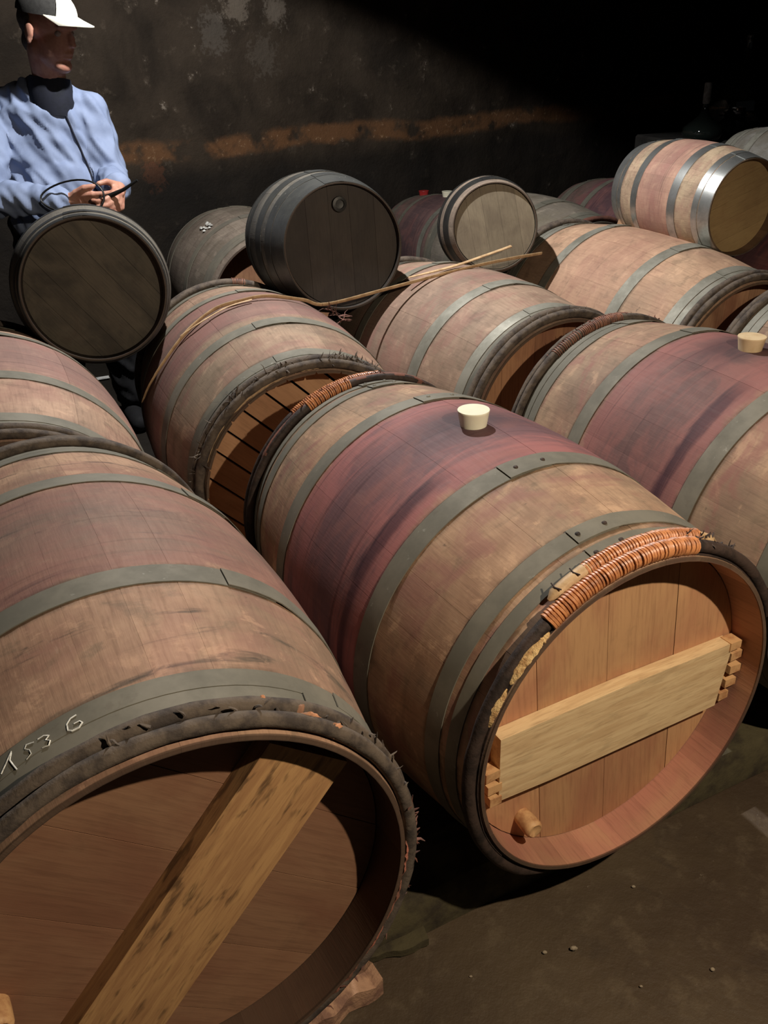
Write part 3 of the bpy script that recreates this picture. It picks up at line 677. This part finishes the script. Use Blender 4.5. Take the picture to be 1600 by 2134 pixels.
# crusty white mark on the dusty barrel, head plug of the black cask
CR = simple('white_crust', (.6, .6, .56), (.3, .28, .25), 60, .9)
pts = []
rng = random.Random(4); parts = []
for i in range(16):
    c = surf(.40+rng.uniform(-.05, .05), 122+rng.uniform(-4, 4), .004); parts.append(xform(lathe([(.008, 0), (.006, .004), (.002, .006)], 6), Matrix.Translation(c)))
o = mesh_obj('crust', *join(*parts), CR, I_); o['label'] = 'white crusty deposit'; o['kind'] = 'stuff'
BLK = simple('black_rubber', (.014, .014, .014), (.009, .009, .009), 20, .42, spec=.4)
vf = lathe([(.030, -.02), (.032, 0), (.036, .012), (.034, .020), (.022, .022), (.020, .014), (.006, .013)], 28)
o = mesh_obj('head_plug', *xform(vf, Matrix.Translation(V(.0, .030-LEN/2, .195+RM)) @ Matrix.Rotation(math.pi/2, 4, 'X')), BLK, U2); o['label'] = 'round black plug high on the head'
# willow laths across two barrels
def lath(pts, w, t, mat, label, name='willow_lath'):
    P = [Vector(p) for p in pts]
    # resample with a spline
    Q = []
    for i in range(len(P)-1):
        p0, p1, p2, p3 = P[max(i-1, 0)], P[i], P[i+1], P[min(i+2, len(P)-1)]
        for q in range(6):
            f = q/6; Q.append(.5*((2*p1)+(p2-p0)*f+(2*p0-5*p1+4*p2-p3)*f*f+(3*p1-p0-3*p2+p3)*f**3))
    Q.append(P[-1]); n = len(Q)
    R = [w*(.55+.45*min(1, i/(n*.25)))*(1+.12*noise.noise(V(i*.3, 0, 1))) for i in range(n)]
    o = mesh_obj(name, *fix(*tube(Q, R, 8, flat=t)), mat, None, angle=50); tag(o, label, 'lath'); return o
def cw(s, th, off): return wp(Cb, s, th, off)
kink = V(-.148, 2.583, .722)
d1 = [cw(.551, 166, .010), cw(.50, 155, .010), cw(.465, 140, .009), cw(.480, 124, .009), cw(.505, 109, .009), cw(.495, 97, .009), cw(.50, 84, .011), cw(.512, 66, .013), kink, V(.05, 2.678, .742), V(.244, 2.769, .764), V(.40, 2.842, .776), V(.545, 2.908, .781)]
lath(d1, .0062, .55, SPLIT, 'long split willow lath bent over two barrels, tip sticking up at right')
d2 = [cw(.47, 128, .016), cw(.46, 118, .012), cw(.472, 104, .010), cw(.478, 92, .010)]
lath(d2, .0042, .5, SPLIT, 'short split willow strand beside the long lath on the purplish barrel')
lath([V(.10, 2.735, .757), V(.24, 2.80, .771), V(.36, 2.868, .790), V(.445, 2.925, .803)], .0065, .6, SPLIT, 'second pale lath end, lying along the long lath below the bare-headed cask')
tatters(Cb, .47, 44, 56, 16, BARKR, 11, .05, 'shred of bark hanging at the bend of the lath')
# wooden wedge under the small shiny-hooped barrel
p = V(.925, 3.32, .785)
vf = prism([(-.035, -.02), (.042, -.02), (.006, .075), (-.012, .070)], -.03, .03, .002)
o = mesh_obj('chock', *vf, simple('chock_wood', (.42, .27, .16), (.30, .18, .11), 25, .7), None); o.location = p; o.rotation_euler = (0, 0, -.30)
tag(o, 'triangular wooden chock peeking out at the left end of the shiny-hooped cask', 'wedge')
# wood offcuts on the floor by the bottom left barrel
OFF = simple('broken_wood', (.46, .27, .17), (.24, .13, .09), 30, .85, bs=.9, bd=.003)
def shard(loc, ln, wd, h, rz, label, seed, mat=OFF, ry=0):
    n = 10; vs = []; fs = []
    for i in range(n+1):
        f = i/n; ww = wd*(1-.55*f)*(1+.35*noise.noise(V(f*4, seed, 0))); hh = h*(1-.3*f)*(1+.3*noise.noise(V(f*5, seed, 9)))
        for (y, z) in ((-ww/2, 0), (ww/2, 0), (ww/2, hh*.8), (0, hh), (-ww/2, hh*.7)): vs.append((f*ln, y+.15*wd*noise.noise(V(f*6, y*30, seed)), z))
    for i in range(n):
        for a in range(5): fs.append([i*5+a, i*5+(a+1) % 5, (i+1)*5+(a+1) % 5, (i+1)*5+a])
    fs += [[0, 1, 2, 3, 4], [n*5+a for a in range(5)]]
    o = mesh_obj('wood_shard', *fix(vs, fs), mat, None, angle=30); o.location = loc; o.rotation_euler = (0, ry, rz); tag(o, label, 'wood chip'); return o
shard((-.045, .925, .0), .16, .055, .050, math.radians(218), 'pale broken wood wedge jammed on the floor under the chalk-marked barrel', 1)
shard((.045, 1.01, .0), .13, .05, .022, math.radians(200), 'dull wood splinter on the floor between the two front barrels', 2, RAILM)
STN = simple('floor_grit', (.34, .28, .20), (.2, .16, .11), 60, .9)
for i, (x, y, r) in enumerate(((.252, .968, .0045), (.303, .972, .007), (.074, 1.101, .003), (.44, 1.095, .004), (.528, .926, .004), (.12, .93, .003), (.40, .90, .003))):
    vf = lathe([(r*.7, -r*.3), (r, r*.2), (r*.7, r*.7), (r*.2, r*.9)], 7); o = mesh_obj('grit', *vf, STN, None); o.location = (x, y, hz(x, y)-.003+r*.3); o.scale = (1, random.uniform(.6, 1), .7)
    tag(o, ('pale crumb of grit on the floor, middle one of the three below the front barrel', 'largest rounded crumb of grit on the floor below the front barrel', 'tiny crumb of grit just left under the front barrel rim', 'crumb of grit nearest the timber rail at right', 'crumb of grit furthest right on the bare floor', 'crumb of grit nearest the broken wood wedge', 'crumb of grit close to the lower edge, right of centre')[i], 'grit', 'crumbs of grit on the floor')
# ---- demijohns on a stone ledge
LEDGE = simple('dark_stone', (.03, .028, .025), (.018, .016, .015), 8, .9, bs=.8, bd=.006)
o = mesh_obj('trim_1', *box(0, 2.3, 0, .55, 0, .885, .012, .004), LEDGE, None); o.location = (1.72, 5.12, 0); o.rotation_euler = (0, 0, .25); struct(o, 'dark stone ledge at the back carrying the glass demijohns')
GL = N('dark_glass'); GL.out((.012, .016, .014), .06, spec=.8); GLM = GL.m; GLM.node_tree.nodes['Principled BSDF'].inputs['Coat Weight'].default_value = .5
def demijohn(loc, k, label, seal=True, pr=None):
    t = empty('demijohn', Matrix.Translation(loc)); tag(t, label, 'glass bottle', 'glass demijohns on the ledge')
    pr = pr or [(.10, 0), (.16, .01), (.19, .06), (.205, .14), (.20, .22), (.165, .30), (.10, .355), (.05, .39), (.030, .42), (.026, .50), (.028, .52), (.033, .53), (.033, .545), (.028, .55)]
    mesh_obj('glass_body', [tuple(c*k for c in v) for v in lathe(pr, 48)[0]], lathe(pr, 48)[1], GLM, t, angle=70)
    if seal:
        mesh_obj('paper_seal', [tuple(c*k for c in v) for v in lathe([(.0345, .36), (.038, .38), (.038, .55), (.030, .562), (.01, .564)], 24)[0]], lathe([(.0345, .36), (.038, .38), (.038, .55), (.030, .562), (.01, .564)], 24)[1], simple('grey_paper', (.75, .74, .72), (.45, .44, .42), 30, .9), t)
    return t
demijohn((1.835, 5.22, .882), .52, pr=[(.10, 0), (.19, .02), (.215, .08), (.20, .14), (.12, .20), (.06, .25), (.038, .30), (.030, .36), (.028, .52), (.033, .53), (.033, .545), (.028, .55)], label= 'dark demijohn whose grey wrapped neck rises beside the round one')
demijohn((2.14, 5.50, .882), .95, 'big round black glass demijohn catching a bright spark of light', False)
# ---- pendant lamp and hand lamp housings, out of the frame
LM = simple('lamp_enamel', (.05, .05, .05), (.04, .04, .04), 10, .5)
def housing(name, loc, aim, r, label, cat, cord=True):
    t = empty(name, Matrix.Translation(loc)); tag(t, label, cat)
    q = (-aim).to_track_quat('Z', 'Y').to_matrix().to_4x4()
    pr = [(r*2.6, .010), (r*2.0, .04), (r, .07), (r*.8, .12), (r*.3, .125)]
    vf = lathe(pr, 32); vf = (vf[0], vf[1][:-2]+[vf[1][-1]])
    mesh_obj('lamp_shade', *xform(vf, q), LM, t, angle=50)
    if cord: mesh_obj('cord', *tube([q @ V(0, 0, .12), q @ V(0, 0, .16)+V(0, 0, .03), V(0, 0, .70)], .004, 6), LM, t)
    return t
housing('pendant_lamp', L1, AIM1, .035, 'black enamel pendant lamp hanging above the stacked barrels', 'lamp')

# ------------------------------------------------------------------ the man behind the small dark barrel
def capsules(caps, extra=(), voxel=.006, smooth=3, jig=None, name='body'):
    """union of tapered capsules and ellipsoids, remeshed to one skin"""
    bm = bmesh.new()
    def ell(c, r, rot=None, seg=20):
        q = bmesh.ops.create_uvsphere(bm, u_segments=seg, v_segments=seg//2+2, radius=1)
        m = Matrix.Translation(c) @ (rot.to_4x4() if rot else Matrix.Identity(4)) @ Matrix.Diagonal((*r, 1)); bmesh.ops.transform(bm, matrix=m, verts=q['verts'])
    for p0, r0, p1, r1 in caps:
        p0, p1 = Vector(p0), Vector(p1); d = p1-p0; n = max(2, int(d.length/(min(r0, r1)*.45)))
        rot = d.to_track_quat('Z', 'Y').to_matrix()
        q = bmesh.ops.create_cone(bm, cap_ends=True, segments=16, radius1=r0, radius2=r1, depth=d.length)
        bmesh.ops.transform(bm, matrix=Matrix.Translation((p0+p1)/2) @ rot.to_4x4(), verts=q['verts'])
        ell(p0, (r0,)*3, seg=16); ell(p1, (r1,)*3, seg=16)
    for e in extra: ell(*e)
    me = bpy.data.meshes.new(name); bm.to_mesh(me); bm.free()
    o = bpy.data.objects.new(name, me); C.objects.link(o)
    m = o.modifiers.new('r', 'REMESH'); m.mode = 'VOXEL'; m.voxel_size = voxel; m.use_smooth_shade = True
    if smooth: q = o.modifiers.new('s', 'SMOOTH'); q.iterations = smooth; q.factor = .5
    dg = bpy.context.evaluated_depsgraph_get(); nm = bpy.data.meshes.new_from_object(o.evaluated_get(dg)); bpy.data.objects.remove(o)
    if jig:
        nm.update(); co = [v.co.copy() for v in nm.vertices]; no = [v.normal.copy() for v in nm.vertices]
        for i, v in enumerate(nm.vertices): v.co = co[i]+no[i]*jig(co[i])
    nm.polygons.foreach_set('use_smooth', [True]*len(nm.polygons)); nm.materials.clear(); nm.materials.append(None); nm.update(); return nm
def P_(x, y, z): return V(1.06*x, 1.06*y, 1.389+1.06*(z-1.389))
SKIN = simple('skin', (.46, .24, .17), (.38, .17, .12), 40, .5, bs=.15)
SKIN.node_tree.nodes['Principled BSDF'].inputs['Subsurface Weight'].default_value = .1
SKIN.node_tree.nodes['Principled BSDF'].inputs['Subsurface Radius'].default_value = (.01, .004, .002)
JK = simple('light_blue_cloth', (.22, .275, .42), (.185, .235, .37), 14, .8, bs=.25)
NAVY = simple('navy_cloth', (.009, .011, .022), (.006, .008, .015), 30, .8)
CAPM = simple('cream_cotton', (.72, .70, .60), (.66, .64, .54), 60, .85)
HAIR = simple('grey_brown_hair', (.10, .08, .065), (.05, .04, .035), 90, .7, bs=.9, bd=.003)
man = empty('person', Matrix.Translation(V(-1.16, 3.42, 0)))
tag(man, 'man in light blue zip jacket and cream-fronted cap leaning over the small dark barrel', 'person')
def mo(name, me, mat, label=None):
    o = mesh_obj(name, None, None, mat, man, shared=me); o.matrix_parent_inverse = Matrix.Translation(-V(-1.16, 3.42, 0))
    if label: o['label'] = label
    return o
def raw(name, vf, mat, label=None, angle=50):
    o = mesh_obj(name, *vf, mat, man, angle=angle); o.matrix_parent_inverse = Matrix.Translation(-V(-1.16, 3.42, 0))
    if label: o['label'] = label
    return o
hc = V(-1.050, 3.300, 1.478)                      # head centre
# head frame: faces along F, bowed a little
Fh = V(.86, -.42, -.26).normalized(); Sh = Fh.cross(V(0, 0, 1)).normalized(); Uh = Sh.cross(Fh)
hr = Matrix((Fh, -Sh, Uh)).transposed()
def hd_(f, s, u): return hc + Fh*f + Sh*s + Uh*u
shL, shR = V(-1.010, 3.43, 1.215), V(-1.325, 3.40, 1.225)
elL, haL = V(-.955, 3.385, 1.000), V(-.872, 3.165, .990)
elR, wrR = V(-1.335, 3.16, .975), V(-1.035, 3.105, .970)
hip = V(-1.17, 3.45, .83)
caps = [(hd_(-.02, 0, -.06), .058, V(-1.11, 3.395, 1.25), .052), (shL, .055, elL, .042), (elL, .040, haL, .027), (shR, .055, elR, .042), (elR, .040, wrR, .027),
        (V(-1.10, 3.50, .80), .085, V(-1.08, 3.50, .45), .060), (V(-1.08, 3.50, .45), .056, V(-1.06, 3.55, .09), .040), (V(-1.27, 3.42, .80), .085, V(-1.28, 3.42, .45), .060), (V(-1.28, 3.42, .45), .056, V(-1.27, 3.47, .09), .040)]
ex = [(hc+Uh*.030-Fh*.012, (.092, .073, .082), hr), (hd_(.028, 0, -.035), (.062, .056, .075), hr), (hd_(.058, 0, -.096), (.030, .032, .024), hr), (hd_(.030, 0, -.07), (.045, .048, .045), hr),   # skull, face, chin
      (hd_(.092, 0, -.012), (.016, .011, .020), hr), (hd_(.100, 0, -.024), (.012, .012, .010), hr), (hd_(.076, 0, .022), (.014, .048, .010), hr),     # nose, tip, brow
      (hd_(.082, 0, -.053), (.012, .022, .007), hr), (hd_(.080, 0, -.066), (.012, .020, .007), hr), (hd_(.012, .034, -.058), (.052, .020, .036), hr), (hd_(.012, -.034, -.058), (.052, .020, .036), hr),
      (hd_(-.012, .076, -.010), (.018, .008, .031), hr), (hd_(-.012, -.076, -.010), (.018, .008, .031), hr), (hd_(-.010, .078, -.034), (.009, .007, .012), hr),
      (V(-1.16, 3.415, 1.07), (.145, .085, .17), Matrix.Rotation(.14, 3, 'Z')), (V(-1.17, 3.44, .92), (.15, .10, .17), Matrix.Rotation(.14, 3, 'Z'))]
def hand(wr, fd, pd, sd, curls, thumb):
    """wr wrist, fd finger direction, pd palm normal (towards palm), sd towards the thumb side"""
    fd, pd, sd = fd.normalized(), pd.normalized(), sd.normalized(); out = []
    k0 = wr+fd*.085
    for j, off in enumerate((.027, .009, -.009, -.026)):
        a = wr+fd*.015+sd*off*.6; b = k0+sd*off-fd*(.004*abs(j-1)); out.append((a, .0145, b, .0105))
        ln = (.040, .045, .041, .032)[j]; cu = curls[j]; d = fd; p = b; r = .0092
        for q in range(3):
            d = (d*math.cos(cu)+pd*math.sin(cu)).normalized() if q == 0 else (d*math.cos(cu*.9)+(pd-d*pd.dot(d)).normalized()*math.sin(cu*.9)).normalized()
            p2 = p+d*ln*(1, .68, .52)[q]; out.append((p, r, p2, r*.9)); p = p2; r *= .9
    t0 = wr+fd*.025+sd*.026; t1 = t0+thumb[0]*.038; t2 = t1+thumb[1]*.030
    out += [(wr+fd*.01, .016, t0, .0135), (t0, .0125, t1, .0105), (t1, .0100, t2, .0085)]
    out.append((wr-fd*.02, .023, wr+fd*.03, .020)); return out
caps += hand(wrR+V(.012, 0, 0), V(.97, -.05, -.10), V(.2, .75, .35), V(.1, -.35, 1), (.25, .30, .35, .45), (V(.85, -.2, .45).normalized(), V(.9, .2, .1).normalized()))
caps += hand(haL+V(0, .01, .004), V(.10, -.72, -.32), V(-.75, -.2, -.1), V(-.3, -.1, .95), (.75, .85, .95, 1.0), (V(-.45, -.75, .35).normalized(), V(-.6, -.7, -.1).normalized()))
mo('body', capsules(caps, ex, .0045, 2), SKIN)
def fold(c):
    t = noise.noise(V(c.x*16+c.z*9, c.y*16, c.z*7)); return .026*(abs(t)*-1+.35)+.009*noise.noise(V(c.x*34+c.z*22, c.y*30, c.z*15))
jc = [(shL, .074, elL+V(.004, 0, -.004), .060), (elL, .058, haL+(elL-haL)*.14, .041), (shR, .074, elR, .062), (elR, .060, wrR+(elR-wrR)*.06, .040),
      (shL+V(-.03, -.01, .020), .056, V(-1.11, 3.38, 1.285), .066), (shR+V(.03, .0, .020), .056, V(-1.12, 3.38, 1.285), .066)]
je = [(V(-1.160, 3.40, 1.09), (.185, .120, .20), Matrix.Rotation(.14, 3, 'Z')), (V(-1.145, 3.385, .96), (.180, .135, .17), Matrix.Rotation(.14, 3, 'Z')), (V(-1.16, 3.42, .87), (.185, .135, .14), Matrix.Rotation(.14, 3, 'Z')),
      (V(-1.150, 3.390, 1.20), (.165, .100, .09), Matrix.Rotation(.14, 3, 'Z'))]
mo('jacket', capsules(jc, je, .007, 3, fold), JK, 'light blue zipped jacket with soft folds')
nc = V(-1.105, 3.365, 1.305)
cv = []
for i, (r, z, sh) in enumerate(((.072, -.090, 0), (.080, -.045, 0), (.076, -.005, .002), (.070, .030, .005), (.064, .027, .005), (.066, -.02, 0))):
    for k in range(28): a = 2*math.pi*k/28; cv.append(nc+V(r*math.cos(a)*1.0, r*math.sin(a)*.95, z+.010*math.cos(a+2.3))+Fh*sh)
cf = [[i*28+k, i*28+(k+1) % 28, (i+1)*28+(k+1) % 28, (i+1)*28+k] for i in range(5) for k in range(28)]
raw('collar', fix(cv, cf), NAVY, 'dark stand-up collar')
# zip line down the chest: project onto the jacket front
jk = [o for o in man.children if o.name.startswith('jacket')][0]
from mathutils.bvhtree import BVHTree
bv = BVHTree.FromPolygons([v.co for v in jk.data.vertices], [p.vertices[:] for p in jk.data.polygons])
zp = []
for i in range(15):
    f = i/14; q = V(-1.060+.070*f, 2.6, 1.245-.28*f); h = bv.ray_cast(q, V(0, 1, 0))
    if h[0]: zp.append(h[0]+h[1]*.002)
if len(zp) > 3: raw('zip', tube(zp, .0032, 6), NAVY)
# cap: dome and peak
cu = (Uh*1.0+Fh*-.10).normalized(); cc = hc+Uh*.058-Fh*.012; Fc = (Fh+V(0, 0, .05)).normalized(); Uc = Sh.cross(Fc); cr = Matrix((Fc, -Sh, Uc)).transposed().to_4x4(); cr.translation = cc
dm = []; nn = 28
for i in range(9):
    e = i/8*math.pi/2
    for k in range(nn):
        a = 2*math.pi*k/nn; dm.append((.104*math.cos(a)*math.cos(e), .084*math.sin(a)*math.cos(e), -.012+.080*math.sin(e)+.0012*math.cos(6*a)))
df = [[i*nn+k, i*nn+(k+1) % nn, (i+1)*nn+(k+1) % nn, (i+1)*nn+k] for i in range(8) for k in range(nn)]
dome = (dm, df+[[k for k in range(nn)][::-1]])
raw('cap', xform(dome, cr), simple('dark_cotton', (.025, .024, .022), (.016, .015, .014), 60, .9), 'cap with dark crown')
fm = []
for i in range(9):
    e = (-.02+i/8*.86)*math.pi/2
    for k in range(9): a = (k/8-.5)*1.25*(1-.35*i/8); fm.append((.1065*math.cos(a)*math.cos(e), .0865*math.sin(a)*math.cos(e), -.012+.0825*math.sin(e)))
n0 = len(fm); fm += [(p[0]*.985, p[1]*.985, p[2]-.001) for p in fm]
ff = [[i*9+j, i*9+j+1, (i+1)*9+j+1, (i+1)*9+j] for i in range(8) for j in range(8)]; ff += [[q+n0 for q in f][::-1] for f in ff]
ed = [j for j in range(9)]+[i*9+8 for i in range(1, 9)]+[72+j for j in range(7, -1, -1)]+[i*9 for i in range(7, 0, -1)]
for i in range(len(ed)): a, b = ed[i], ed[(i+1) % len(ed)]; ff.append([a, b, b+n0, a+n0])
raw('cap_front', xform(fix(fm, ff), cr), CAPM, 'cream front panel')
bm_ = []; bf = []
for i in range(9):
    for j in range(13):
        a = (j/12-.5)*2*1.05; e = i/8; x = .100*math.cos(a*.95)+.088*e*math.cos(a*.9); y = .082*math.sin(a)*(1-.16*e)
        bm_.append((x, y, -.008-.010*e-.010*(abs(a)/1.05)**2*e))
nb_ = len(bm_); bm_ += [(p[0], p[1], p[2]-.003) for p in bm_]
for i in range(8):
    for j in range(12):
        q = [i*13+j, i*13+j+1, (i+1)*13+j+1, (i+1)*13+j]; bf.append(q); bf.append([z+nb_ for z in q][::-1])
rim = [j for j in range(13)]+[i*13+12 for i in range(1, 9)]+[8*13+j for j in range(11, -1, -1)]+[i*13 for i in range(7, 0, -1)]
for i in range(len(rim)): a, b = rim[i], rim[(i+1) % len(rim)]; bf.append([a, b, b+nb_, a+nb_])
raw('cap_peak', xform(fix(bm_, bf), cr), CAPM)
hm_ = capsules([], [(hc+Uh*.022-Fh*.030, (.080, .0755, .070), hr), (hd_(-.055, 0, -.045), (.035, .058, .045), hr)], .006, 2, lambda c: .002*noise.noise(c*60))
mo('hair', hm_, HAIR, 'short greying hair under the cap')
for sd in (.030, -.030):
    raw('eye', xform(lathe([(.004, -.010), (.009, -.006), (.0115, 0), (.009, .006), (.004, .010)], 14), Matrix.Translation(hd_(.064, sd, .002))), simple('eye_white', (.30, .24, .20), (.2, .15, .12), 10, .3) if sd > 0 else bpy.data.materials['eye_white'])
tr = capsules([(V(-1.10, 3.49, .84), .105, V(-1.08, 3.50, .45), .078), (V(-1.08, 3.50, .45), .075, V(-1.06, 3.55, .12), .060), (V(-1.26, 3.43, .84), .105, V(-1.28, 3.42, .45), .078), (V(-1.28, 3.42, .45), .075, V(-1.27, 3.47, .12), .060)], [(V(-1.17, 3.45, .82), (.165, .12, .11), Matrix.Rotation(.14, 3, 'Z'))], .010, 2, fold)
mo('trousers', tr, simple('black_cloth', (.008, .008, .010), (.006, .006, .007), 30, .85), 'dark trousers')
for x, y in ((-1.06, 3.53), (-1.27, 3.45)):
    mo('shoe', capsules([(V(x-.02, y+.03, .045), .042, V(x+.05, y-.12, .036), .036)], [(V(x-.01, y+.02, .08), (.045, .05, .05), None)], .008, 2), bpy.data.materials['black_cloth'])
# black cord loop and slim dark tool he holds
lp = []
for i in range(32):
    a = 2*math.pi*i/32; lp.append(V(-.995+.105*math.cos(a), 3.05+.02*math.sin(a), .985+.050*math.sin(a)+.006*math.sin(2*a)))
o = mesh_obj('cord_loop', *fix(*tube(lp, .0032, 6, closed=True)), BLK, None, angle=60); tag(o, 'loop of thin black cord hanging from the man\'s hand over the small dark barrel', 'cord')
o = mesh_obj('pen_torch', *fix(*tube([V(-.925, 3.085, .965), V(-.87, 3.08, .985), V(-.83, 3.075, 1.0), V(-.775, 3.06, 1.03)], [.009, .008, .006, .004], 10)), BLK, None); tag(o, 'slim dark stick held between the man\'s hands', 'tool')
# scrap of paper low down behind the left barrels
o = mesh_obj('paper_scrap', *box(-.035, .035, -.02, .02, 0, .002, .0005), simple('white_paper', (.7, .7, .68), None, 20, .8), None); o.location = (-1.36, 4.10, .004+hz(-1.36, 4.10)); o.rotation_euler = (0, 0, .4); tag(o, 'white paper scrap on the dark floor between the left barrels', 'paper')
